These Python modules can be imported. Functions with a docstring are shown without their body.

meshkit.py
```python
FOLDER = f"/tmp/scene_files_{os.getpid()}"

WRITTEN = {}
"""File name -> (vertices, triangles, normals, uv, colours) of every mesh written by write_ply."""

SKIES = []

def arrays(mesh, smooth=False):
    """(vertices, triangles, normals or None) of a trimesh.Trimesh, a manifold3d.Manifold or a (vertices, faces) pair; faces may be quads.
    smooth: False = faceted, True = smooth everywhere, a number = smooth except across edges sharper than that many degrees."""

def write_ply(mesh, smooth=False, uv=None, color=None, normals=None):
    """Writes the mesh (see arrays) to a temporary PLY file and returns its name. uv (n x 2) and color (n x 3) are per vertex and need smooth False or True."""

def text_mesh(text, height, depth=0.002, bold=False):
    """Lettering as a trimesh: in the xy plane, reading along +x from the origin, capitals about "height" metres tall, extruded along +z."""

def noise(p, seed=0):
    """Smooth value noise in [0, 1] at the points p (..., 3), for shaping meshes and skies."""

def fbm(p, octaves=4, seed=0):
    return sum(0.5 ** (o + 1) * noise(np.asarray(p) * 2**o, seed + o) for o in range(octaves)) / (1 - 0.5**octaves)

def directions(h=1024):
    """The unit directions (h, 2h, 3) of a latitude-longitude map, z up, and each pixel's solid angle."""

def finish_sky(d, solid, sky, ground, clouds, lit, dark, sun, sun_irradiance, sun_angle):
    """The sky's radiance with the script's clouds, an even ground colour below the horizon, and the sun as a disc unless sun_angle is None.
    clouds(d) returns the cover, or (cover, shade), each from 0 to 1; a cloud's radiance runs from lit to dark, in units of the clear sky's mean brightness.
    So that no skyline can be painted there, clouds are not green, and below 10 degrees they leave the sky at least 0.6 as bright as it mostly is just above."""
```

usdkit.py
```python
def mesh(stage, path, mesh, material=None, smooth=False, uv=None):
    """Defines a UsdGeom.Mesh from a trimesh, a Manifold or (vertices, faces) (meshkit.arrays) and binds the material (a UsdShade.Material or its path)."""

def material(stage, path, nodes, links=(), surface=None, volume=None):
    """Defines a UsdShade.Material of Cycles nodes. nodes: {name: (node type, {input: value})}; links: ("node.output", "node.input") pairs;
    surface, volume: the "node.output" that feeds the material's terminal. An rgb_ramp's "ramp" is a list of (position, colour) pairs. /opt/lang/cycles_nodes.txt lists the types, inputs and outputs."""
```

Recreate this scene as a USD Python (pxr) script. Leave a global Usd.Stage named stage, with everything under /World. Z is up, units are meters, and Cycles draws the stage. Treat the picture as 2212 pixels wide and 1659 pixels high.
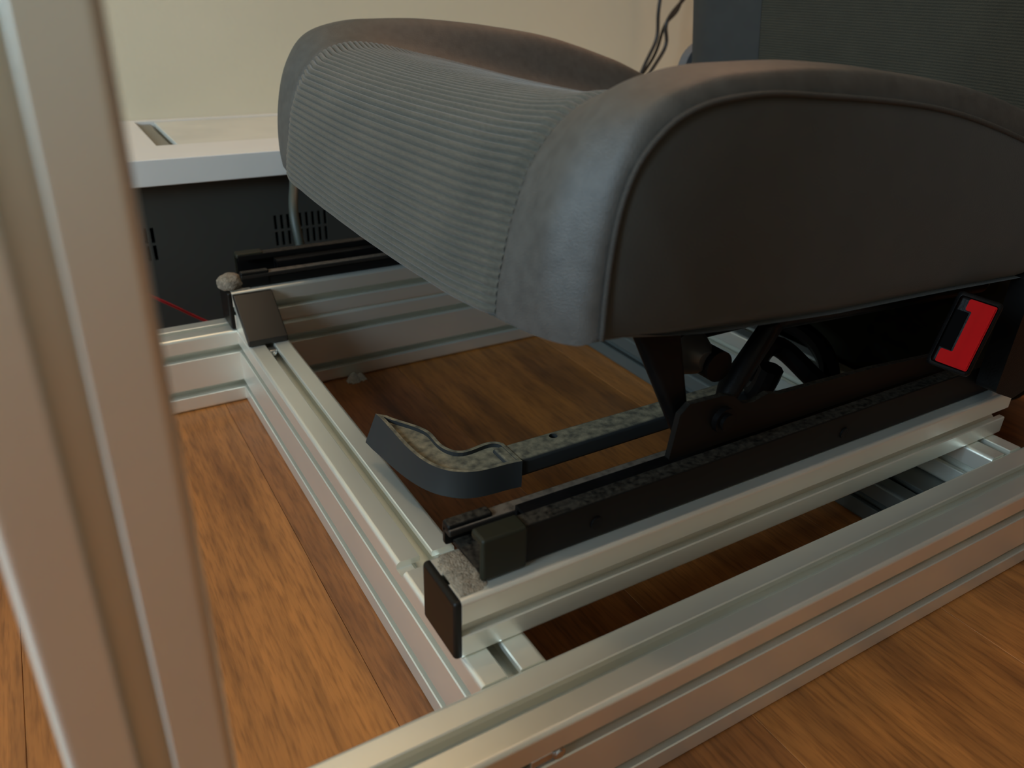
import math, random
import numpy as np, trimesh, manifold3d, usdkit, meshkit
from shapely.geometry import Polygon, Point, box as sbox
from shapely.ops import unary_union
from scipy.interpolate import PchipInterpolator, splprep, splev, CubicSpline
from pxr import Usd, UsdGeom, UsdLux, Gf, Sdf

stage = Usd.Stage.CreateInMemory()
UsdGeom.SetStageUpAxis(stage, 'Z'); UsdGeom.SetStageMetersPerUnit(stage, 1.0)
world = UsdGeom.Xform.Define(stage, '/World'); stage.SetDefaultPrim(world.GetPrim())
random.seed(7); rng = np.random.default_rng(7)

# ------------------------------------------------------------------ camera
CAM = Gf.Vec3d(-0.13807, -0.207888, 0.400159)
RIGHT = (0.86043615, -0.50885571, 0.02674877); DOWN = (-0.21233966, -0.40577983, -0.88896265); FWD = (0.46320783, 0.75921578, -0.45719788)
cam = UsdGeom.Camera.Define(stage, '/World/camera')
cam.AddTransformOp().Set(Gf.Matrix4d(*RIGHT, 0, *[-c for c in DOWN], 0, *[-c for c in FWD], 0, *CAM, 1))
cam.CreateHorizontalApertureAttr(36.0); cam.CreateVerticalApertureAttr(27.0)
cam.CreateFocalLengthAttr(1687.77 / 2212 * 36.0); cam.CreateClippingRangeAttr(Gf.Vec2f(0.01, 50))
cam.CreateFStopAttr(7.5); cam.CreateFocusDistanceAttr(0.56)
cam.CreateExposureAttr(0.06)

# ------------------------------------------------------------------ lights
def rect(name, pos, rot, w, h, color, power):
    l = UsdLux.RectLight.Define(stage, '/World/' + name); l.CreateWidthAttr(w); l.CreateHeightAttr(h)
    l.CreateColorAttr(Gf.Vec3f(*color)); l.CreateIntensityAttr(power); l.CreateNormalizeAttr(False)
    x = UsdGeom.Xformable(l); x.AddTranslateOp().Set(Gf.Vec3d(*pos)); x.AddRotateXYZOp().Set(Gf.Vec3f(*rot)); return l
# daylight from an unseen window at left, placed to light the bolster (the light looks along -z of its own frame)
rect('unseen_window_light', (-1.93, -0.28, 1.15), (0, -90, 0), 0.9, 0.7, (0.58, 0.82, 1.0), 23.5)
# unseen warm ceiling lamp, placed to light the back wall
lamp = UsdLux.SphereLight.Define(stage, '/World/unseen_ceiling_lamp_light'); lamp.CreateRadiusAttr(0.07)
lamp.CreateColorAttr(Gf.Vec3f(1.0, 0.70, 0.40)); lamp.CreateIntensityAttr(56.0)
UsdGeom.Xformable(lamp).AddTranslateOp().Set(Gf.Vec3d(-0.10, 0.52, 2.05))
lamp2 = UsdLux.SphereLight.Define(stage, '/World/unseen_corner_lamp_light'); lamp2.CreateRadiusAttr(0.05)  # unseen warm lamp, placed to brighten the back wall at the right
lamp2.CreateColorAttr(Gf.Vec3f(1.0, 0.55, 0.34)); lamp2.CreateIntensityAttr(105.0)
UsdGeom.Xformable(lamp2).AddTranslateOp().Set(Gf.Vec3d(1.12, 0.74, 1.25))
dome = UsdLux.DomeLight.Define(stage, '/World/sky'); dome.CreateColorAttr(Gf.Vec3f(0.75, 0.88, 1.0)); dome.CreateIntensityAttr(0.15)

# ------------------------------------------------------------------ materials
L = '/World/Looks/'
def mat(name, nodes, links, surface='p.BSDF'): return usdkit.material(stage, L + name, nodes, links, surface=surface)
def simple(name, col, rough=0.5, metal=0.0, bump=None, vary=0.12, vscale=30, **kw):
    lo = tuple(c * (1 - vary) for c in col); hi = tuple(min(1, c * (1 + vary)) for c in col)
    n = {'g': ('geometry', {}), 'n': ('noise_texture', {'scale': vscale, 'detail': 4.0}), 'r': ('rgb_ramp', {'ramp': [(0.3, lo), (0.7, hi)]}),
         'p': ('principled_bsdf', {'roughness': rough, 'metallic': metal, **kw})}
    l = [('g.position', 'n.vector'), ('n.fac', 'r.fac'), ('r.color', 'p.base_color')]
    if bump:
        n['bn'] = ('noise_texture', {'scale': bump[0], 'detail': 3.0}); n['b'] = ('bump', {'strength': bump[1], 'distance': bump[2]})
        l += [('g.position', 'bn.vector'), ('bn.fac', 'b.height'), ('b.normal', 'p.normal')]
    return mat(name, n, l)
ALU = simple('anodised_aluminium', (0.92, 0.91, 0.82), 0.38, 0.80, bump=(2600, 0.10, 0.0004), vary=0.04, vscale=9)
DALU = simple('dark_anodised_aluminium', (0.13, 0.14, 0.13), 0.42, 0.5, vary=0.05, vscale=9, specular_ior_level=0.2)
STEEL = simple('zinc_steel', (0.70, 0.70, 0.70), 0.28, 1.0, vary=0.1, vscale=200)
BLACKM = simple('black_painted_steel', (0.0045, 0.004, 0.004), 0.42, specular_ior_level=0.12, bump=(700, 0.2, 0.0008), vary=0.4, vscale=60)
BLACKP = simple('black_plastic', (0.020, 0.020, 0.020), 0.42, bump=(1500, 0.15, 0.0005), vary=0.15)
CAPP = simple('brown_black_plastic', (0.008, 0.0065, 0.005), 0.38, specular_ior_level=0.2, bump=(1800, 0.12, 0.0004), vary=0.1)
OLIVE = simple('olive_plastic', (0.015, 0.0145, 0.008), 0.5, vary=0.1, specular_ior_level=0.25)
FAB = simple('grey_fabric', (0.043, 0.042, 0.038), 0.58, bump=(1300, 0.35, 0.0010), vary=0.25, vscale=130, specular_ior_level=1.0)
FABD = simple('dark_fabric', (0.036, 0.034, 0.027), 0.85, bump=(1500, 0.35, 0.001), vary=0.08, vscale=40, sheen_weight=0.1)
FABB = simple('backrest_fabric', (0.036, 0.031, 0.019), 0.85, bump=(900, 0.5, 0.001), vary=0.10, vscale=40)
SEAM = simple('seam_thread', (0.045, 0.042, 0.037), 0.8, vary=0.2, vscale=900)
RED = simple('red_plastic', (0.40, 0.0, 0.0), 0.5, vary=0.05, specular_ior_level=0.06)
REDW = simple('red_wire_sheath', (0.50, 0.03, 0.05), 0.5, vary=0.05)
GREYC = simple('grey_green_sheath', (0.040, 0.050, 0.042), 0.5, vary=0.05)
BLACKC = simple('black_cable_sheath', (0.018, 0.013, 0.010), 0.4, vary=0.1)
WALL = simple('cream_wall_paint', (0.70, 0.615, 0.45), 0.8, bump=(160, 0.12, 0.002), vary=0.04, vscale=3)
CEIL = simple('ceiling_paint', (0.72, 0.68, 0.60), 0.9, vary=0.02, vscale=3)
WHITE = simple('white_laminate', (0.72, 0.70, 0.66), 0.45, vary=0.04, vscale=7)
DARKP = simple('dark_grey_panel', (0.032, 0.033, 0.028), 0.55, vary=0.06, vscale=12)
GREYSLOT = simple('grey_slot', (0.20, 0.19, 0.15), 0.6, vary=0.05)
VOID = simple('opening_shade_black', (0.004, 0.004, 0.004), 0.8, vary=0.05, specular_ior_level=0.0)  # shade inside the vents and buckle slot, put into the colour
DUST = simple('grey_dust', (0.235, 0.190, 0.138), 0.95, bump=(900, 0.8, 0.002), vary=0.35, vscale=350)
FLUFF = simple('white_fluff', (0.50, 0.45, 0.38), 0.95, bump=(900, 0.8, 0.002), vary=0.2, vscale=300)
def dusty(name, base, dust=(0.23, 0.20, 0.16), lo=0.45, hi=0.62, sc=90):
    # black metal whose upward faces have settled lint in patches
    return mat(name, {'g': ('geometry', {}), 'x': ('separate_xyz', {}), 'n': ('noise_texture', {'scale': sc, 'detail': 5.0}),
        'm': ('map_range', {'from_min': 0.72, 'from_max': 0.98, 'to_min': 0.0, 'to_max': 1.0, 'clamp': True}),
        'r': ('rgb_ramp', {'ramp': [(lo, (0, 0, 0)), (hi, (1, 1, 1))]}), 'k': ('math', {'math_type': 'multiply'}),
        'c': ('mix', {'color1': base, 'color2': dust}), 'p': ('principled_bsdf', {'roughness': 0.5, 'specular_ior_level': 0.18})},
        [('g.normal', 'x.vector'), ('x.z', 'm.value'), ('g.position', 'n.vector'), ('n.fac', 'r.fac'), ('m.result', 'k.value1'), ('r.color', 'k.value2'),
         ('k.value', 'c.fac'), ('c.color', 'p.base_color')])
TRACKM = dusty('dusty_black_track', (0.0045, 0.004, 0.0035), dust=(0.060, 0.050, 0.038), lo=0.30, hi=0.80, sc=320)
LIPM = dusty('dust_covered_lip', (0.020, 0.016, 0.013), dust=(0.125, 0.098, 0.075), lo=0.15, hi=0.55, sc=200)
LEVERM = dusty('dusty_black_lever', (0.024, 0.025, 0.025), dust=(0.29, 0.235, 0.15), lo=0.22, hi=0.68, sc=150)
# ribbed upholstery: speckled yarn
RIB = mat('ribbed_fabric', {'g': ('geometry', {}), 'mp': ('mapping', {'scale': (1, 0.25, 1)}), 'n': ('noise_texture', {'scale': 900, 'detail': 3.0}),
    'n2': ('noise_texture', {'scale': 22, 'detail': 3.0}), 'r': ('rgb_ramp', {'ramp': [(0.30, (0.056, 0.052, 0.041)), (0.72, (0.081, 0.075, 0.060))]}),
    'r2': ('rgb_ramp', {'ramp': [(0.3, (0.85, 0.87, 0.85)), (0.7, (1.12, 1.10, 1.06))]}), 'x': ('mix', {'mix_type': 'multiply', 'fac': 1.0}),
    'b': ('bump', {'strength': 0.25, 'distance': 0.0004}), 'p': ('principled_bsdf', {'roughness': 0.85, 'sheen_weight': 0.2})},
    [('g.position', 'mp.vector'), ('mp.vector', 'n.vector'), ('g.position', 'n2.vector'), ('n.fac', 'r.fac'), ('n2.fac', 'r2.fac'), ('r.color', 'x.color1'),
     ('r2.color', 'x.color2'), ('x.color', 'p.base_color'), ('n.fac', 'b.height'), ('b.normal', 'p.normal')])
# laminate floor boards, grain along y, each board with its own tone
def wood(name, tint):
    return mat(name, {'g': ('geometry', {}), 'm1': ('mapping', {'scale': (120, 3.6, 120)}), 'm2': ('mapping', {'scale': (22, 3.6, 22)}), 'm3': ('mapping', {'scale': (420, 40, 420)}),
    'n1': ('noise_texture', {'scale': 1.0, 'detail': 5.0, 'distortion': 0.15}), 'n2': ('noise_texture', {'scale': 1.0, 'detail': 4.0, 'roughness': 0.6, 'distortion': 0.2}), 'n3': ('noise_texture', {'scale': 1.0, 'detail': 2.0}),
    'r1': ('rgb_ramp', {'ramp': [(0.28, tuple(c * 0.78 for c in tint)), (0.5, tint), (0.75, tuple(c * 1.2 for c in tint))]}),
    'r2': ('rgb_ramp', {'ramp': [(0.36, (0.55, 0.53, 0.58)), (0.52, (0.95, 0.95, 0.95)), (0.70, (1.15, 1.15, 1.1))]}),
    'r3': ('rgb_ramp', {'ramp': [(0.30, (0.72, 0.70, 0.70)), (0.55, (1.06, 1.06, 1.06))]}),
    'x1': ('mix', {'mix_type': 'multiply', 'fac': 1.0}), 'x2': ('mix', {'mix_type': 'multiply', 'fac': 1.0}),
    'b': ('bump', {'strength': 0.25, 'distance': 0.0006}), 'p': ('principled_bsdf', {'roughness': 0.33, 'specular_ior_level': 0.5})},
    [('g.position', 'm1.vector'), ('g.position', 'm2.vector'), ('g.position', 'm3.vector'), ('m1.vector', 'n1.vector'), ('m2.vector', 'n2.vector'), ('m3.vector', 'n3.vector'),
     ('n1.fac', 'r1.fac'), ('n2.fac', 'r2.fac'), ('n3.fac', 'r3.fac'), ('r1.color', 'x1.color1'), ('r2.color', 'x1.color2'), ('x1.color', 'x2.color1'), ('r3.color', 'x2.color2'),
     ('x2.color', 'p.base_color'), ('n3.fac', 'b.height'), ('b.normal', 'p.normal')])
WOODS = [wood('wood_board_a', (0.37, 0.132, 0.031)), wood('wood_board_b', (0.27, 0.092, 0.024)), wood('wood_board_c', (0.29, 0.098, 0.018))]

# ------------------------------------------------------------------ scene helpers (all shapes are in millimetres, written in metres)
taken = {}
def uniq(parent, name):
    k = (parent, name); i = taken.get(k, 0); taken[k] = i + 1
    return f'{parent}/{name}' if i == 0 else f'{parent}/{name}_{i:03d}'
bases = {}
def data(p, **kw):
    for k, v in kw.items():
        if v: p.SetCustomDataByKey(k, v)
def thing(name, label=None, cat=None, base=(0, 0, 0), group=None, kind=None):
    path = uniq('/World', name); x = UsdGeom.Xform.Define(stage, path); x.AddTranslateOp().Set(Gf.Vec3d(*[b / 1000 for b in base]))
    data(x.GetPrim(), label=label, category=cat, group=group, kind=kind); bases[path] = np.array(base, float); return path
def arr(m):
    if hasattr(m, 'to_mesh'):
        mm = m.to_mesh(); return np.array(mm.vert_properties[:, :3], float), np.array(mm.tri_verts)
    if isinstance(m, tuple):
        v, f, _ = meshkit.arrays(m); return v, f
    return np.array(m.vertices), np.array(m.faces)
def part(parent, name, m, material, smooth=32, label=None, kind=None):
    path = uniq(parent, name); root = '/' + '/'.join(path.split('/')[1:3]); v, f = arr(m)
    v = (v - bases.get(root, np.zeros(3))) / 1000.0
    p = usdkit.mesh(stage, path, (v, f), material, smooth).GetPrim(); data(p, label=label, kind=kind); return path
def solo(name, m, material, label=None, cat=None, group=None, kind=None, smooth=32, base=None):
    path = uniq('/World', name); v, f = arr(m)
    b = np.array(base if base is not None else [(v[:, 0].min() + v[:, 0].max()) / 2, (v[:, 1].min() + v[:, 1].max()) / 2, v[:, 2].min()])
    p = usdkit.mesh(stage, path, ((v - b) / 1000.0, f), material, smooth); UsdGeom.Xformable(p).AddTranslateOp().Set(Gf.Vec3d(*(b / 1000.0)))
    data(p.GetPrim(), label=label, category=cat, group=group, kind=kind); return path
cat_ = trimesh.util.concatenate
def bx(x0, x1, y0, y1, z0, z1):
    m = trimesh.creation.box((x1 - x0, y1 - y0, z1 - z0)); m.apply_translation(((x0 + x1) / 2, (y0 + y1) / 2, (z0 + z1) / 2)); return m
def MB(x0, x1, y0, y1, z0, z1): return manifold3d.Manifold.cube((x1 - x0, y1 - y0, z1 - z0)).translate((x0, y0, z0))
def rbox(x0, x1, y0, y1, z0, z1, r=2.0, n=12):
    s = manifold3d.Manifold.sphere(r, n)
    return manifold3d.Manifold.batch_hull([s.translate((x, y, z)) for x in (x0 + r, x1 - r) for y in (y0 + r, y1 - r) for z in (z0 + r, z1 - r)])
def hull(points, r, n=12):
    s = manifold3d.Manifold.sphere(r, n); return manifold3d.Manifold.batch_hull([s.translate(tuple(map(float, p))) for p in points])
def extr(poly, axis, a0, a1):
    """Extrudes a shapely polygon along an axis: 'x' takes (y, z), 'y' takes (x, z), 'z' takes (x, y)."""
    polys = getattr(poly, 'geoms', [poly]); out = []
    for g in polys:
        m = trimesh.creation.extrude_polygon(g, a1 - a0, engine='earcut'); v = m.vertices.copy(); u, w, t = v[:, 0], v[:, 1], v[:, 2] + a0
        m = trimesh.Trimesh({'x': np.c_[t, u, w], 'y': np.c_[u, t, w], 'z': np.c_[u, w, t]}[axis], m.faces[:, ::-1] if axis == 'y' else m.faces, process=False); out.append(m)
    return cat_(out)
def tube(pts, r, n=10, smooth=True, per=8):
    p = np.array(pts, float)
    if smooth and len(p) > 2:
        tck, _ = splprep(p.T, s=0, k=min(3, len(p) - 1)); p = np.array(splev(np.linspace(0, 1, per * len(p)), tck)).T
    t = np.gradient(p, axis=0); t /= np.linalg.norm(t, axis=1, keepdims=True)
    up = np.array([0.13, 0.31, 0.94]); V = []
    a = np.cross(t[0], up); a /= np.linalg.norm(a)
    for i in range(len(p)):
        a = a - t[i] * a.dot(t[i]); a /= np.linalg.norm(a); b = np.cross(t[i], a); th = np.linspace(0, 2 * np.pi, n, endpoint=False)
        rr = r[i] if np.ndim(r) else r
        V.append(p[i] + rr * (np.cos(th)[:, None] * a + np.sin(th)[:, None] * b))
    k = len(p); V = np.concatenate(V + [p[:1], p[-1:]]); F = []
    for i in range(k - 1):
        for j in range(n):
            q = (i * n + j, i * n + (j + 1) % n, (i + 1) * n + (j + 1) % n, (i + 1) * n + j); F += [(q[0], q[1], q[2]), (q[0], q[2], q[3])]
    for j in range(n): F += [(k * n, (j + 1) % n, j), (k * n + 1, (k - 1) * n + j, (k - 1) * n + (j + 1) % n)]
    return trimesh.Trimesh(V, F, process=False)
def grid(P, flip=False):
    """P (rows, cols, 3) -> open surface."""
    a, b = P.shape[:2]; idx = np.arange(a * b).reshape(a, b)
    q = np.stack([idx[:-1, :-1], idx[1:, :-1], idx[1:, 1:], idx[:-1, 1:]], -1).reshape(-1, 4); q = q[:, ::-1] if flip else q
    return trimesh.Trimesh(P.reshape(-1, 3), np.vstack([q[:, [0, 1, 2]], q[:, [0, 2, 3]]]), process=False)
def cyl(p0, p1, r, n=24):
    return trimesh.creation.cylinder(radius=r, segment=np.array([p0, p1], float), sections=n)

# ------------------------------------------------------------------ the room
Z0 = 0.0
fl = thing('floor', base=(0, 0, 0), kind='structure')
part(fl, 'underlay', bx(-1900, 1900, -2000, 975, -30, -8.2), DARKP)
EDGE = -22.0; PW = 193.0
i0 = int(math.floor((-1900 - EDGE) / PW)); i1 = int(math.ceil((1900 - EDGE) / PW))
for i in range(i0, i1):
    x0 = max(EDGE + i * PW, -1900); x1 = min(EDGE + (i + 1) * PW, 1900)
    if x1 - x0 < 5: continue
    y = -2000 - random.uniform(0, 900) if i not in (-1, 0, 1) else -2000 - 700 + 350 * i
    while y < 975:
        y1 = y + 1285; a, b = max(y, -2000), min(y1, 975)
        if b - a > 3:
            part(fl, 'board', rbox(x0 + .07, x1 - .07, a + .07, b - .07, -8, 0, 0.5, 6), WOODS[(0 if i == -1 else 1 if i == 0 else random.randrange(3))])
        y = y1
solo('wall_back', bx(-1900, 1900, 975, 1075, -30, 2400), WALL, kind='structure')
solo('unseen_wall_front', bx(-1900, 1900, -2100, -2000, -30, 2400), simple('unseen_front_wall_paint', (0.52, 0.53, 0.46), 0.8, vary=0.03, vscale=3), kind='structure')  # unseen wall, coloured for its grey reflection in the post
solo('unseen_wall_right', bx(1900, 2000, -2100, 1075, -30, 2400), simple('unseen_dark_wall_paint', (0.11, 0.075, 0.05), 0.8, vary=0.05, vscale=3), kind='structure')  # unseen wall, kept dark to cut bounce light behind the seat
solo('ceiling', bx(-2000, 2000, -2100, 1075, 2400, 2480), CEIL, kind='structure')
WY0, WY1, WZ0, WZ1 = -680, 120, 640, 1660
wl = manifold3d.Manifold.cube((100, 3175, 2430)).translate((-2000, -2100, -30)) - MB(-2010, -1890, WY0, WY1, WZ0, WZ1)
solo('wall_left', wl, WALL, kind='structure')
wn = thing('unseen_window_1', base=(-1950, -280, WZ0), kind='structure')  # unseen window, placed to light the seat from the left
for s in ((WY0, WY0 + 45, WZ0, WZ1), (WY1 - 45, WY1, WZ0, WZ1), (WY0 + 45, WY1 - 45, WZ0, WZ0 + 45), (WY0 + 45, WY1 - 45, WZ1 - 45, WZ1), (-302, -258, WZ0 + 45, WZ1 - 45)):
    part(wn, 'unseen_window_frame', bx(-1925, -1900, *s), WHITE)
solo('baseboard_back', bx(-1900, 1900, 963, 975, 0, 70), WHITE, kind='structure')
fs = thing('unseen_floor_lamp', 'unseen slim floor lamp out of view, placed to light the back wall at the right', 'lamp', base=(1120, 740, 0))  # body of the unseen corner lamp, out of view
part(fs, 'foot', cyl((1120, 740, 0), (1120, 740, 14), 110, 40), BLACKM); part(fs, 'pole', cyl((1120, 740, 14), (1120, 740, 1170), 8), BLACKM)
part(fs, 'bulb_holder', cyl((1120, 740, 1165), (1120, 740, 1198), 22), BLACKM)
cl = thing('unseen_ceiling_lamp', 'unseen warm ceiling lamp out of view, placed to light the back wall', 'lamp', base=(-100, 520, 2050))  # body of the unseen ceiling lamp, out of view
part(cl, 'rod', cyl((-100, 520, 2170), (-100, 520, 2400), 6), STEEL)
part(cl, 'canopy', cyl((-100, 520, 2385), (-100, 520, 2400), 50), WHITE)
part(cl, 'shade_holder', cyl((-100, 520, 2140), (-100, 520, 2172), 40), WHITE)

# ------------------------------------------------------------------ aluminium slot profile
def fil_rect(w, h, r=3.2):
    return sbox(r, r, w - r, h - r).buffer(r, quad_segs=6)
def slot(cx, cy, ang):
    """T-slot cut opening along +v at angle; (cx, cy) is on the face."""
    c = 0.7
    pts = [(-4.1 - c, -1), (-4.1 - c, 0), (-4.1, c), (-4.1, 4.4), (-9.8, 4.4), (-9.8, 6.6), (-5.2, 11.6), (5.2, 11.6), (9.8, 6.6), (9.8, 4.4), (4.1, 4.4), (4.1, c), (4.1 + c, 0), (4.1 + c, -1)]
    a = math.radians(ang); return Polygon([(cx + u * math.cos(a) - v * math.sin(a), cy + u * math.sin(a) + v * math.cos(a)) for u, v in pts])
def profile(w, h):
    p = fil_rect(w, h)
    for i in range(w // 40):
        p = p.difference(slot(20 + 40 * i, 0, 0)).difference(slot(20 + 40 * i, h, 180))
    for j in range(h // 40):
        p = p.difference(slot(0, 20 + 40 * j, -90)).difference(slot(w, 20 + 40 * j, 90))
    for i in range(w // 40):
        for j in range(h // 40): p = p.difference(Point(20 + 40 * i, 20 + 40 * j).buffer(3.4, quad_segs=6))
    return p
from shapely.affinity import translate as tr
P44, P48, P84 = profile(40, 40), profile(40, 80), profile(80, 40)
YF = 555.7; YN = 60.5
solo('side_beam', extr(tr(P48, 0, 0), 'x', -520, 1150), ALU, 'tall double-slotted aluminium beam on the floor nearest the camera, crossing the lower right', 'beam')
solo('side_beam', extr(tr(P48, YF, 0), 'x', -520, 1150), ALU, 'tall aluminium beam on the floor under the far seat rail, by the dark vented panel', 'beam')
xb = extr(tr(P48, 0, 0), 'y', 40.1, YF - .1)
mf = lambda m: manifold3d.Manifold(manifold3d.Mesh(np.asarray(m.vertices, np.float32), np.asarray(m.faces, np.uint32)))
try:
    tm = trimesh.Trimesh(xb.vertices, xb.faces, process=True); xm = mf(tm)
    if xm.volume() <= 0: xm = mf(trimesh.Trimesh(tm.vertices, tm.faces[:, ::-1]))
    xb = xm - MB(-5, 45, 139, 149, 75.2, 90)
except Exception as e: print('notch failed', e)
solo('cross_beam', xb, ALU, 'long bare aluminium cross beam at the left of the frame with a saw cut near the black end cap', 'beam')
solo('cross_beam', extr(tr(P44, 454, 40), 'y', 40.1, YF - .1), ALU, 'short visible slotted cross beam under the rear end of the near seat rail, far right', 'beam')
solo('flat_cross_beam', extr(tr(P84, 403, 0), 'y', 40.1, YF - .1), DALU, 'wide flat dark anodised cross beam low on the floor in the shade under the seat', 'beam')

def end_cap(parent, y0, z0):
    b = rbox(-4.2, 2, y0 + .3, y0 + 39.7, z0 + .3, z0 + 39.7, 2.4, 16) ^ MB(-6, 0, -100, 900, 0, 300)
    part(parent, 'end_cap', b, CAPP, label='black plastic end cap')
rn = thing('seat_rail', 'square aluminium rail with a black end cap under the near side of the seat', 'rail', base=(0, YN + 20, 80))
part(rn, 'profile', extr(tr(P44, YN, 80), 'x', 0, 497), ALU); end_cap(rn, YN, 80)
rf = thing('seat_rail', 'square aluminium rail behind the dark corner bracket under the far side of the seat', 'rail', base=(0, YF + 20, 80))
part(rf, 'profile', extr(tr(P44, YF, 80), 'x', 0, 492), ALU); end_cap(rf, YF, 80)

# corner bracket with its dark cover
cb = thing('corner_bracket', 'dark covered angle bracket joining the cross beam and the far seat rail', 'bracket', base=(19, 530, 80))
tri = Polygon([(YF - .1, 80.1), (YF - .1, 116), (550, 116), (510, 86), (510, 80.1)])
for x0 in (0.6, 33.9):
    part(cb, 'cheek', extr(tri.difference(sbox(550, 96, 560, 101)), 'x', x0, x0 + 3.5), ALU)
part(cb, 'foot_plate', bx(4.1, 33.9, 510, YF - .1, 80.1, 84), ALU); part(cb, 'wall_plate', bx(4.1, 33.9, YF - 4, YF - .1, 84, 116), ALU)
cov = manifold3d.Manifold.batch_hull([manifold3d.Manifold.sphere(1.2, 10).translate(p) for x in (1.4, 37.2) for p in ((x, 554, 117.3), (x, 550, 117.3), (x, 507.5, 85.5), (x, 507.5, 81.4), (x, 510.5, 81.4), (x, 554, 113.5))])
part(cb, 'cover', cov, simple('bracket_cover_plastic', (0.020, 0.0155, 0.012), 0.36, vary=0.1, specular_ior_level=0.45), label='brownish black plastic bracket cover')

# upright post close to the camera
po = extr(tr(P44, -20, -40), 'z', 0, 720)
a = math.radians(0.95); Ry = np.array([[math.cos(a), 0, math.sin(a)], [0, 1, 0], [-math.sin(a), 0, math.cos(a)]])
po.vertices = po.vertices @ Ry.T + np.array([-148.3, -0.2, 0.4])
solo('upright_post', po, ALU, 'blurred upright aluminium post close to the camera at the left edge', 'post')

# slot nuts
sn = thing('slot_nut', 'shiny slot screw in the front groove of the beam nearest the camera', 'screw', base=(18, 4, 60))
part(sn, 'spring_clip', rbox(7, 20, 1.0, 4, 57.2, 62.6, 0.8, 8), STEEL); part(sn, 'screw_head', cat_([cyl((23, 0.2, 60), (23, 5, 60), 3.6), cyl((23, -0.6, 60), (23, 0.5, 60), 2.4)]), STEEL)
sn = thing('slot_nut', 'pale slot nut in the top groove of the cross beam beside the dark bracket', 'nut', base=(20, 500, 74))
part(sn, 'nut_body', rbox(16.4, 23.6, 494, 505, 74, 78.6, 1.0, 8), STEEL); part(sn, 'spring_ball', trimesh.creation.icosphere(2, 1.9).apply_translation((20, 491.5, 76)), STEEL)

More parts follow.
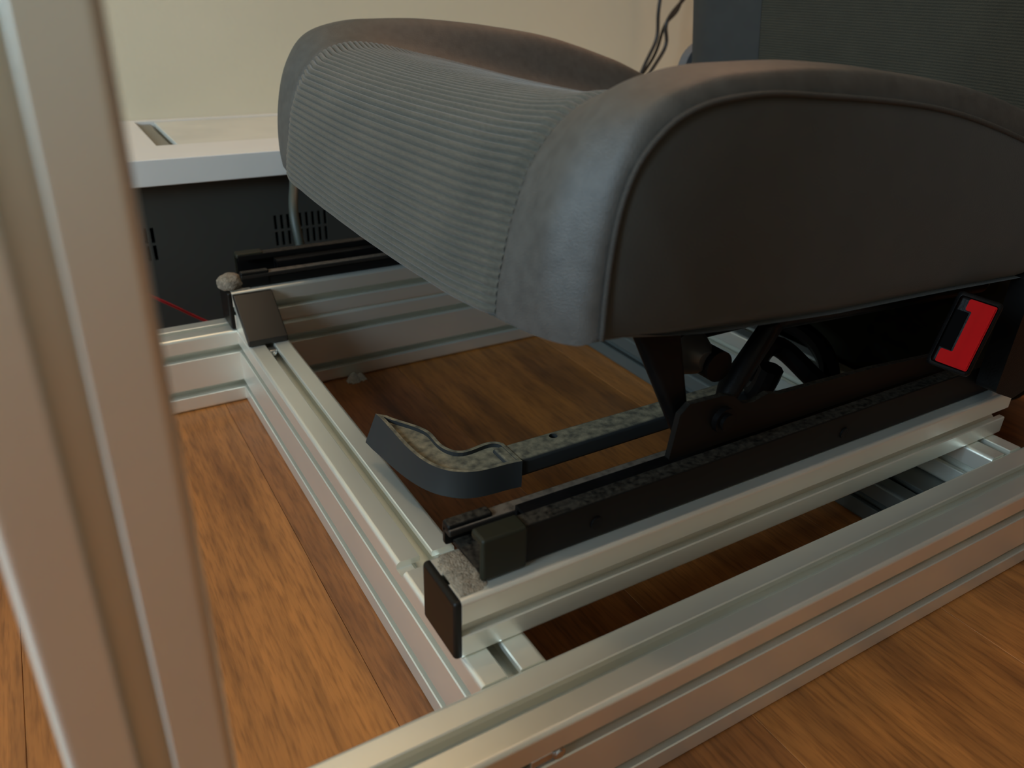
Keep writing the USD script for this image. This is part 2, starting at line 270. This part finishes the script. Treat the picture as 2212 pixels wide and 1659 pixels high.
# ------------------------------------------------------------------ seat slides
def wallpoly(pts, t): # thin folded sheet section
    from shapely.geometry import LineString
    return LineString(pts).buffer(t / 2, cap_style=2, join_style=1, quad_segs=3)
def slide(mir, label):
    f = (lambda y: y) if not mir else (lambda y: 668.5 - y)
    Yp = lambda pts: [(f(y), z) for y, z in pts]
    t = thing('seat_slide', label, 'seat slide', base=(240, f(88), 120))
    low = wallpoly(Yp([(80, 140), (80, 144.5), (71.5, 144.5), (71.5, 121.6), (106, 121.6), (106, 129)]), 2.6)
    part(t, 'lower_track', extr(low, 'x', 17, 486), TRACKM)
    a, b = sorted((f(98.5), f(108.5))); part(t, 'track_lip', rbox(12, 486, a, b, 129.5, 134, 1.2, 8), LIPM, label='dust covered inner lip of the track')
    up = wallpoly(Yp([(84, 124), (84, 139), (95, 139), (95, 124)]), 2.6)
    part(t, 'upper_track', extr(up, 'x', 52, 470), BLACKM)
    a, b = sorted((f(67.6), f(81))); lo, hi = (a, b)
    clip = rbox(15.5, 43, a, b, 120.3, 147.5, 2.0, 12) - MB(10, 60, *( (70.8, 90) if not mir else (f(90), f(70.8)) ), 110, 143.5)
    part(t, 'end_clip', clip, OLIVE)
    a, b = sorted((f(100), f(108.2)))
    part(t, 'end_clip', rbox(12, 40, a, b, 121, 136.5, 1.6, 12) - MB(10, 60, *( (90, 104.5) if not mir else (f(104.5), f(90)) ), 110, 132.6), TRACKM)
    for x in (90, 300):
        a = f(76); part(t, 'rivet', cyl((x, f(70.5), 131), (x, f(69.2), 131), 4), BLACKM)
    return t
slide(False, 'black seat slide lying on the near aluminium rail behind its black end cap')
slide(True, 'black seat slide on the far aluminium rail next to the dark panel')

def dust_patch(poly, z, h, seed, name, label, mt=DUST, step=1.6):
    x0, y0, x1, y1 = poly.bounds; xs = np.arange(x0, x1 + step, step); ys = np.arange(y0, y1 + step, step); X, Y = np.meshgrid(xs, ys, indexing='ij')
    from shapely import contains_xy, distance, points
    ins = contains_xy(poly, X.ravel(), Y.ravel()).reshape(X.shape); d = distance(poly.exterior, points(np.c_[X.ravel(), Y.ravel()])).reshape(X.shape) * np.where(ins, 1, -1)
    nz = meshkit.fbm(np.stack([X * .16, Y * .16, 0 * X], -1), 4, seed)
    H = np.clip(d / 5, 0, 1) ** .6 * h * (0.35 + 1.3 * nz); H = np.where(d > 0, H, -0.0)
    P = np.stack([X, Y, z + H], -1); g = grid(P); keep = (d.ravel()[g.faces] > -step).all(1); bot = P.copy(); bot[..., 2] = z - 0.05
    top = g.faces[keep]; m = trimesh.Trimesh(np.vstack([P.reshape(-1, 3), bot.reshape(-1, 3)]), np.vstack([top, top[:, ::-1] + X.size]), process=False); m.remove_unreferenced_vertices()
    return solo(name, m, mt, label, 'dust', smooth=True, kind='stuff')
dust_patch(Polygon([(1, 64), (17, 66), (22, 78), (20, 99), (6, 99), (1.5, 90)]), 120.15, 2.0, 3, 'dust_lint', 'matted grey lint on top of the near rail by its end cap')
dust_patch(Polygon([(0, 558), (20, 560), (24, 590), (4, 592)]), 120.15, 2.0, 5, 'dust_lint', 'matted beige lint on the front tip of the far rail')
lump = trimesh.creation.icosphere(4, 1.0); n = meshkit.fbm(lump.vertices * 2.4, 3, 4)[:, None]; lump.vertices *= (0.88 + 0.24 * n); lump.vertices = lump.vertices * (13, 13, 9) + (3, 570, 126)
solo('lint_clump', lump, DUST, 'rounded beige lint clump hanging over the far rail tip', 'dust', smooth=True)
dust_patch(Point(114, 545).buffer(7).union(Point(124, 546).buffer(5)), 0.05, 8, 8, 'dust_bunny', 'small pale dust bunny on the wood floor against the far beam', FLUFF)

# ------------------------------------------------------------------ the car seat
st = thing('car_seat', 'dark grey fabric car seat with ribbed middle cushion and red belt buckle', 'car seat', base=(300, 320, 150))
def curve(pts, n):
    p = np.array(pts, float); d = np.r_[0, np.cumsum(np.linalg.norm(np.diff(p, axis=0), axis=1))]; d /= d[-1]
    cs = PchipInterpolator(d, p); t = np.linspace(0, 1, 600); q = cs(t)
    for _ in range(12): q[1:-1] = 0.25 * q[:-2] + 0.5 * q[1:-1] + 0.25 * q[2:]
    s = np.r_[0, np.cumsum(np.linalg.norm(np.diff(q, axis=0), axis=1))]; s /= s[-1]
    return np.c_[np.interp(np.linspace(0, 1, n), s, q[:, 0]), np.interp(np.linspace(0, 1, n), s, q[:, 1])]
S_out = [(74, 251), (74, 264), (74.5, 282), (77, 307), (84, 329), (97, 344), (106, 350), (127, 356), (156, 358), (203, 355), (281, 347), (391, 322), (440, 305), (500, 275), (578, 228)]
S_mid = [(66, 246), (65, 264), (67, 285), (71, 312), (80, 335), (95, 353), (112, 361), (145, 366.5), (186, 367), (237, 364.5), (286, 359), (343, 351), (387, 341), (444, 324), (500, 298), (580, 245)]
S_sil = [(57, 244), (56, 262), (58.5, 292), (66, 320), (82, 346), (107, 362), (144, 368.5), (186, 369), (237, 366.5), (286, 361), (343, 353), (387, 343), (444, 326), (500, 304), (582, 262)]
S_in = [(52, 243), (53, 258), (56, 274), (62, 299), (72, 323), (88, 341), (103, 349), (120, 352), (142, 350), (165, 345), (222, 332), (289, 316), (387, 297), (490, 280), (584, 262)]
S_c = [(46, 240), (45, 258), (48, 287), (56, 312), (74, 331), (98, 339), (124, 340.5), (165, 336), (222, 325), (289, 311), (387, 292), (490, 276), (585, 260)]
NT = 700
ST = {60: S_out, 68: S_mid, 92: S_sil, 126: S_in, 175: None, 320: S_c}
C = {y: curve(p, NT) for y, p in ST.items() if p is not None}; C[175] = C[126] * .35 + C[320] * .65
FARX = {580: 60, 572: 68, 548: 92, 514: 126, 465: 175}
ys = [60, 68, 92, 126, 175, 320, 465, 514, 548, 572, 580]; CC = []
for y in ys: CC.append(C[y] if y <= 320 else C[FARX[y]] + (np.array([5.0, -3.0]) if y >= 514 else 0) * np.linspace(1, 0, NT)[:, None])
loft = PchipInterpolator(ys, np.array(CC), axis=0)
def surf(yv, tn, disp=None):
    A = loft(yv)                                     # (ny, NT, 2)
    idx = np.linspace(0, NT - 1, tn); i = np.clip(idx.astype(int), 0, NT - 2); w = (idx - i)[None, :, None]
    A = A[:, i] * (1 - w) + A[:, i + 1] * w
    P = np.stack([A[..., 0], np.repeat(np.asarray(yv)[:, None], tn, 1), A[..., 1]], -1)
    if disp is not None:
        T = np.gradient(P, axis=1); U = np.gradient(P, axis=0); N = np.cross(T, U); N /= np.linalg.norm(N, axis=-1, keepdims=True) + 1e-9
        if N[P.shape[0] // 2, tn // 2, 2] < 0: N = -N
        P = P + N * disp(P, N)[..., None]
    return P
# middle cushion: transverse ribs
Lc = np.linalg.norm(np.diff(C[320], axis=0), axis=1).sum(); NR = int(Lc / 4.9); TN = NR * 6 + 1
yv = np.r_[np.linspace(125.6, 134, 8), np.linspace(138, 502, 70), np.linspace(506, 514.4, 8)]
def ribs(P, N):
    t = np.linspace(0, 1, P.shape[1])[None, :]; y = P[..., 1]
    r = np.abs(np.sin(np.pi * t * NR)) ** 0.55
    e = np.minimum(y - 126, 514 - y); edge = np.clip(e / 9, 0, 1)
    return 2.4 * r * (0.55 + 0.45 * edge) - 2.6 * (1 - edge) ** 2 + 0.5 * (meshkit.noise(np.stack([y * .05, P[..., 0] * .05, P[..., 2] * .05], -1), 2) - .5)
part(st, 'ribbed_cushion', grid(surf(yv, TN, ribs), True), RIB, smooth=True, label='cushion middle in ribbed grey fabric')
def bol(P, N):
    y = P[..., 1]; e = np.minimum(np.abs(y - 126), np.abs(y - 514)); e2 = np.minimum(np.abs(y - 60), np.abs(y - 580))
    return -0.35 * np.clip(np.minimum(y - 126, 514 - y), 0, 8) - 2.0 * np.clip(1 - e / 6, 0, 1) ** 2 - 1.6 * np.clip(1 - e2 / 4, 0, 1) ** 2 + 1.4 * (meshkit.fbm(np.stack([P[..., 0] * .02, y * .02, P[..., 2] * .02], -1), 3, 5) - .5)
part(st, 'side_bolster', grid(surf(np.r_[np.linspace(60, 126, 34), 128, 131, 134], 240, bol), True), FAB, smooth=True, label='near bolster of plain grey fabric')
part(st, 'side_bolster', grid(surf(np.r_[506, 509, 512, np.linspace(514, 580, 34)], 240, bol), True), FAB, smooth=True, label='far bolster of plain grey fabric')
# side panels and underside
def bot(x): return np.interp(x, [60, 74, 116, 168, 244, 358, 490, 585], [254, 251, 243.5, 238.5, 232.5, 228, 221, 216])
def side(y, sgn, off):
    top = curve(S_out, 160) + off * np.linspace(1, 0, 160)[:, None]; R = []
    low = np.c_[np.linspace(top[0, 0], top[-1, 0], 160), np.zeros(160)]; low[:, 1] = bot(low[:, 0]) + off[1] * np.linspace(1, 0, 160)
    tt = np.linspace(0, 1, 160); low[:, 0] = top[0, 0] + (top[-1, 0] - top[0, 0]) * np.clip((tt - 0.0), 0, 1); low[:, 1] = bot(low[:, 0])
    for k, s in enumerate(np.linspace(0, 1, 30)):
        q = top * (1 - s) + low * s; bulge = 7 * (math.sin(math.pi * min(1, s * 1.02)) ** .7 if 0 < s < 1 else 0) * np.clip(tt * 8, 0, 1)
        inn = 5.0 * np.clip((s - .9) / .1, 0, 1) ** 2
        R.append(np.c_[q[:, 0], y + sgn * (bulge - inn) * np.ones(160), q[:, 1]])
    return grid(np.array(R), sgn < 0)
part(st, 'side_panel', side(60, -1, np.zeros(2)), FABD, smooth=True, label='near side panel of dark smooth fabric')
part(st, 'side_panel', side(580, 1, np.array([5., -3.])), FABD, smooth=True, label='far side panel of dark smooth fabric')
cs = curve(S_out, 120)
part(st, 'piping', tube(np.c_[cs[:, 0], np.full(120, 59.2), cs[:, 1] - .4], 1.5, 8, smooth=False), SEAM, smooth=True)
part(st, 'piping', tube(np.c_[cs[:, 0] + 5 * np.linspace(1, 0, 120), np.full(120, 580.8), cs[:, 1] - .4 - 3 * np.linspace(1, 0, 120)], 1.5, 8, smooth=False), SEAM, smooth=True)
yb = np.linspace(60, 580, 60); fr = loft(yb)[:, 0]; U = []
for s in np.linspace(0, 1, 24):
    x = fr[:, 0] * (1 - s) + 578 * s; z = bot(x) * np.clip(s * 6, 0, 1) + fr[:, 1] * (1 - np.clip(s * 6, 0, 1)) - 3 * np.sin(np.pi * min(1, s * 5)) ** 2; U.append(np.c_[x, yb, z])
part(st, 'underside', grid(np.array(U), True), FABD, smooth=True)
rear = loft(yb)[:, -1]; part(st, 'rear_panel', grid(np.stack([np.c_[rear[:, 0] * (1 - s) + 578 * s, yb, rear[:, 1] * (1 - s) + 216.4 * s] for s in np.linspace(0, 1, 6)])), FABD, smooth=True)
part(st, 'seat_pan', rbox(170, 480, 110, 540, 205, 222, 6, 12), BLACKM)

# backrest (only its lower part is in the picture)
bz = np.linspace(255, 830, 60)
BY = [52, 56, 70, 95, 130, 168, 178, 320, 474, 486, 520, 549, 572, 584, 588]
BX = [640, 596, 570, 560, 568, 590, 594, 606, 594, 590, 580, 572, 576, 598, 640]
bxf = PchipInterpolator(BY, BX)
FABG = simple('backrest_grey_fabric', (0.032, 0.031, 0.028), 0.8, bump=(1700, 0.3, 0.001), vary=0.1, vscale=50)
def back(y0, y1, ny, mt, name, label, rib=0):
    yy = np.linspace(y0, y1, ny); R = []
    for z in (bz if not rib else np.linspace(255, 830, 1327)):
        off = np.interp(z, [255, 320, 400, 520, 830], [14, 8, -3, 8, 70]); q = bxf(yy) + off
        if rib: q = q - 0.35 * abs(math.sin(math.pi * z / 2.6)) - 0 * yy
        R.append(np.c_[q, yy, np.full(ny, z)])
    return part(st, name, grid(np.array(R), True), mt, smooth=True, label=label)
back(52, 172, 60, FABG, 'backrest_bolster', 'near backrest bolster'); back(480, 588, 60, FABG, 'backrest_bolster', 'far backrest bolster of plain grey fabric')
back(172.5, 479.5, 40, FABB, 'backrest_centre', 'finely ribbed middle of the backrest', 1)
R = []
for z in bz:
    off = np.interp(z, [255, 320, 400, 520, 830], [14, 8, -3, 8, 70]); th = np.linspace(0, 1, 24)
    R.append(np.c_[640 + off + 70 * np.sin(np.pi * th) ** .5, 52 + 536 * th, np.full(24, z)])
part(st, 'backrest_shell', grid(np.array(R)), FABD, smooth=True)
part(st, 'backrest_top', grid(np.stack([np.c_[(bxf(np.linspace(52, 588, 60)) + 70) * (1 - s) + (640 + 70 + 70 * np.sin(np.pi * np.linspace(0, 1, 60)) ** .5) * s, np.linspace(52, 588, 60), np.full(60, 830.0)] for s in (0, .5, 1)])), FABD, smooth=True)
part(st, 'hinge_cover', cyl((622, 588.5, 306), (622, 602, 306), 34, 40), simple('hinge_grey', (0.10, 0.10, 0.105), 0.6))
shp = Polygon([(450, 140), (474, 130), (560, 150), (640, 250), (640, 330), (560, 350), (505, 300), (468, 246), (452, 222)]).buffer(6)
part(st, 'dark_edge_plate', extr(shp, 'y', 50, 66), BLACKM, label='black plate covering the lit floor at the right edge')  # plate of guessed kind, placed to keep the right edge dark

# under-frame: pivots, arms and cross tubes on both slides
for mir in (False, True):
    f = (lambda y: y) if not mir else (lambda y: 668.5 - y); o = lambda a, b: tuple(sorted((f(a), f(b))))
    pl = Polygon([(150, 150), (154, 178), (160, 183), (188, 182), (196, 179), (204, 172), (214, 171), (226, 174), (236, 171), (330, 168), (430, 160), (430, 150)]).buffer(1.2)
    part(st, 'slide_bracket', extr(pl, 'x' if False else 'y', *o(80, 84)), TRACKM)
    part(st, 'pivot_bolt', cat_([cyl((188, f(80.2), 167), (188, f(76), 167), 8.5, 28), cyl((188, f(77), 167), (188, f(73.5), 167), 5.5, 28)]), BLACKM)
    part(st, 'front_arm', hull([(166, f(90), 158), (168, f(98), 160), (126, f(96), 236), (150, f(96), 236), (150, f(104), 236)], 5), BLACKM)
    part(st, 'rear_arm', hull([(196, f(88), 172), (206, f(96), 178), (228, f(92), 214), (246, f(98), 218)], 6), BLACKM)
    part(st, 'rear_arm', hull([(240, f(95), 219), (460, f(95), 206)], 8), BLACKM)
part(st, 'torsion_tube', cyl((192, 92, 196), (192, 576, 196), 10, 28), BLACKM)
part(st, 'pivot_cup', trimesh.creation.revolve(np.array([(0, 0), (15, 0), (17, 3), (11, 16), (6, 22), (0, 22)]), sections=32).apply_transform(trimesh.transformations.rotation_matrix(math.pi / 2, (1, 0, 0))).apply_translation((184, 118, 200)), STEEL if False else simple('dull_steel', (0.10, 0.10, 0.10), 0.4, 0.6))
part(st, 'wire_loom', tube([(300, 140, 150), (330, 180, 120), (380, 200, 126), (410, 170, 96), (440, 200, 110), (420, 260, 130), (380, 240, 150)], 9, 10), BLACKM)

# slide release lever
outer = [(34, 262), (35, 222), (37, 195), (44, 175), (56, 164), (74, 160), (95, 158)]; inner = [(95, 183), (76, 188.5), (64, 189), (58, 199), (57.5, 220), (50, 238), (40, 256)]
def sp(p, n):
    tck, _ = splprep(np.array(p, float).T, s=0, k=3); return list(map(tuple, np.array(splev(np.linspace(0, 1, n), tck)).T))
gp = Polygon(sp(outer, 40) + sp(inner, 40)).buffer(0)
t1 = trimesh.creation.extrude_polygon(gp, 20.5, engine='earcut'); v = t1.vertices; k = np.clip((v[:, 1] - 170) / 80, 0, 1) * (v[:, 2] < 1)
v[:, 0] -= 8 * k; v[:, 1] += 3 * k; v[:, 2] -= 3 * k; g1 = mf(t1).translate((0, 0, 100.0)); g2 = mf(trimesh.creation.extrude_polygon(gp.buffer(-2.6), 6, engine='earcut')).translate((0, 0, 117.6))
lv = part(st, 'release_lever', g1 - g2, LEVERM, label='black curved slide lever, dusty on top')
rod = manifold3d.Manifold.batch_hull([manifold3d.Manifold.sphere(3, 10).translate(p) for x in (88, 330) for y in (162.5 + (x - 88) * .012, 179.5) for p in ((x, y, 117), (x, y, 109))]) - manifold3d.Manifold.cylinder(10, 3.0, 3.0, 20).translate((131, 176, 114))
part(st, 'lever_bar', rod, LEVERM)

# belt buckle: its end face with the button looks forward out of the gap beside the seat
o = np.array([355.1696, 40.636, 205.3529]); ex, ey, ez = (np.array(v) for v in ([0.3955, -0.9095, -0.1281], [0.8453, 0.415, -0.3364], [0.3592, 0.0247, 0.9329])); wx, wz = 27.21, 50.96
B = np.array([ex, ey, ez]).T
def place(m):
    v, f = arr(m); return (v @ B.T + o, f)
hx, hz = wx / 2, wz / 2
body = rbox(-hx, hx, 0, 58, -hz, hz, 3, 16) - rbox(-hx + 2, hx - 2, -6, 5, -hz + 2.6, hz - 2.6, 2, 12)
bk = part(st, 'belt_buckle', place(body), BLACKM, label='black belt buckle housing')
bt = unary_union([sbox(-1.5, -hz + 3.4, hx - 2.6, hz - 3.4), sbox(-hx + 5, -hz + 3.4, 2, -hz + 12.5), sbox(-hx + 8, hz - 11, 2, hz - 3.4)]).buffer(-1.2).buffer(2.0, quad_segs=6).buffer(-.8)
ridge = extr(sbox(3.5, -hz + 4.4, hx - 3.4, hz - 4.4), 'y', -1.4, 1)
part(bk, 'release_button', place(cat_([extr(bt, 'y', -0.3, 6), ridge])), RED, label='red release button')
part(bk, 'tongue_slot', place(bx(-hx + 3, -3, 3.6, 5.4, -hz + 13, hz - 12)), VOID)  # black plate whose colour stands for the shade in the slot
part(st, 'buckle_stalk', hull([o + ey * 56, (445, 88, 160)], 8), BLACKM)

# dark shape of guessed form, placed to darken the floor behind the seat
bg = trimesh.creation.box((260, 420, 190)); bg = bg.subdivide_to_size(14); v = bg.vertices; q = np.abs(v / (130, 210, 95)); rr = (q ** 5).sum(1) ** .2; v /= rr[:, None]
nn = meshkit.fbm(v * .014, 4, 6)[:, None] - .5; v *= 1 + .28 * nn; v += (655, 345, 92); v[:, 2] = np.maximum(v[:, 2], 0.3)
solo('dark_shape', bg, simple('dark_olive', (0.016, 0.0155, 0.009), 0.9, vary=0.3, vscale=40, specular_ior_level=0.1), 'dark olive shape of guessed form, placed to darken the floor behind the seat', 'cloth', smooth=True)

# ------------------------------------------------------------------ low white cabinet with a dark vented front, against the back wall
cbn = thing('low_cabinet', 'low white topped cabinet with a dark vented front along the back wall', 'cabinet', base=(300, 840, 0))
Sx0, Sx1, Sy0, Sy1, St, Sb = -520, 1250, 704, 974.5, 224, 196
hole = (-17, 640, 782, 958)
topb = rbox(Sx0, Sx1, Sy0, Sy1, Sb, St, 1.2, 10) - MB(hole[0], hole[1], hole[2], hole[3], St - 16, St + 5)
part(cbn, 'top_board', topb, WHITE)
part(cbn, 'flap', rbox(hole[0] + 23.5, hole[1] - 1, hole[2] + 2.0, hole[3] - 0.6, St - 12.4, St - 0.9, .8, 8), simple('flap_laminate', (0.62, 0.60, 0.52), 0.5, vary=0.08, vscale=14), label='flush cable flap in the top')
part(cbn, 'gap_shade_liner', bx(hole[0] + .3, hole[1] - .3, hole[2] + .3, hole[3] - .3, St - 15.9, St - 12.5), DARKP)  # dark sheet added so the gap round the flap looks shaded
part(cbn, 'grey_strip', bx(hole[0] + .5, hole[0] + 17.5, hole[2] + .5, hole[3] - .5, St - 12.5, St - 3.5), GREYSLOT)  # grey strip in the gap left of the flap
fx = manifold3d.Manifold.cube((Sx1 - Sx0 - 40, 14, Sb - 2)).translate((Sx0 + 20, 722, 0)) 
vents = []
for xs, zs, n in ((-52.0, (139, 119), 2), (92.0, (137.5, 117.5), 9)):
    for k in range(n):
        for z in zs: vents.append((xs + 7.6 * k, z))
fx = fx - manifold3d.Manifold.compose([MB(x - 1.9, x + 1.9, 715, 740, z - 8.6, z + 8.6) for x, z in vents])
part(cbn, 'front_panel', fx, DARKP, label='dark grey panel with vent slots')
part(cbn, 'vent_shade_liner', bx(Sx0 + 20, Sx1 - 20, 742, 745, 0, Sb - .2), VOID)  # black sheet standing for the shade behind the vents
for x in (Sx0 + 8, Sx1 - 26): part(cbn, 'end_board', bx(x, x + 18, 720, 974, 0, Sb - .1), WHITE)

# ------------------------------------------------------------------ cables
solo('grey_cable', tube([(118, 700, 226), (112, 692, 214), (104, 668, 196), (93, 640, 178), (90, 628, 160), (91, 622, 140), (92, 620, 110), (94, 625, 60)], 5.0, 14), GREYC, 'grey-green cable running down from the white cabinet edge to the far slide', 'cable', smooth=True)
solo('red_wire', tube([(-160, 640, 150), (-100, 645, 118), (-62, 655, 92), (-40, 668, 72), (-12, 690, 44), (20, 700, 20), (60, 705, 2)], 1.6, 8), REDW, 'thin red wire drooping behind the far beam at the left', 'wire', smooth=True)
solo('black_cable', tube([(770, 915, 215), (789, 915, 270), (803, 915, 297), (815, 915, 325), (813, 915, 352), (814, 915, 386), (822, 915, 430), (835, 915, 520), (840, 920, 700)], 3.1, 10), BLACKC, 'black cable hanging by the wall behind the seat, the straighter of two', 'cable', smooth=True)
solo('black_cable', tube([(776, 908, 205), (797, 908, 262), (818, 908, 290), (831, 908, 318), (826, 908, 340), (840, 908, 365), (862, 908, 386), (880, 908, 420), (890, 912, 520), (880, 920, 700)], 3.1, 10), BLACKC, 'black cable by the wall behind the seat, the one looping to the right', 'cable', smooth=True)
solo('black_cable', tube([(778, 922, 205), (800, 922, 268), (822, 922, 300), (829, 922, 322), (838, 922, 345), (858, 922, 362), (868, 922, 390), (872, 922, 430), (868, 924, 520), (860, 924, 700)], 2.6, 10), BLACKC, 'thin black cable twined behind the looping one near the backrest', 'cable', smooth=True)
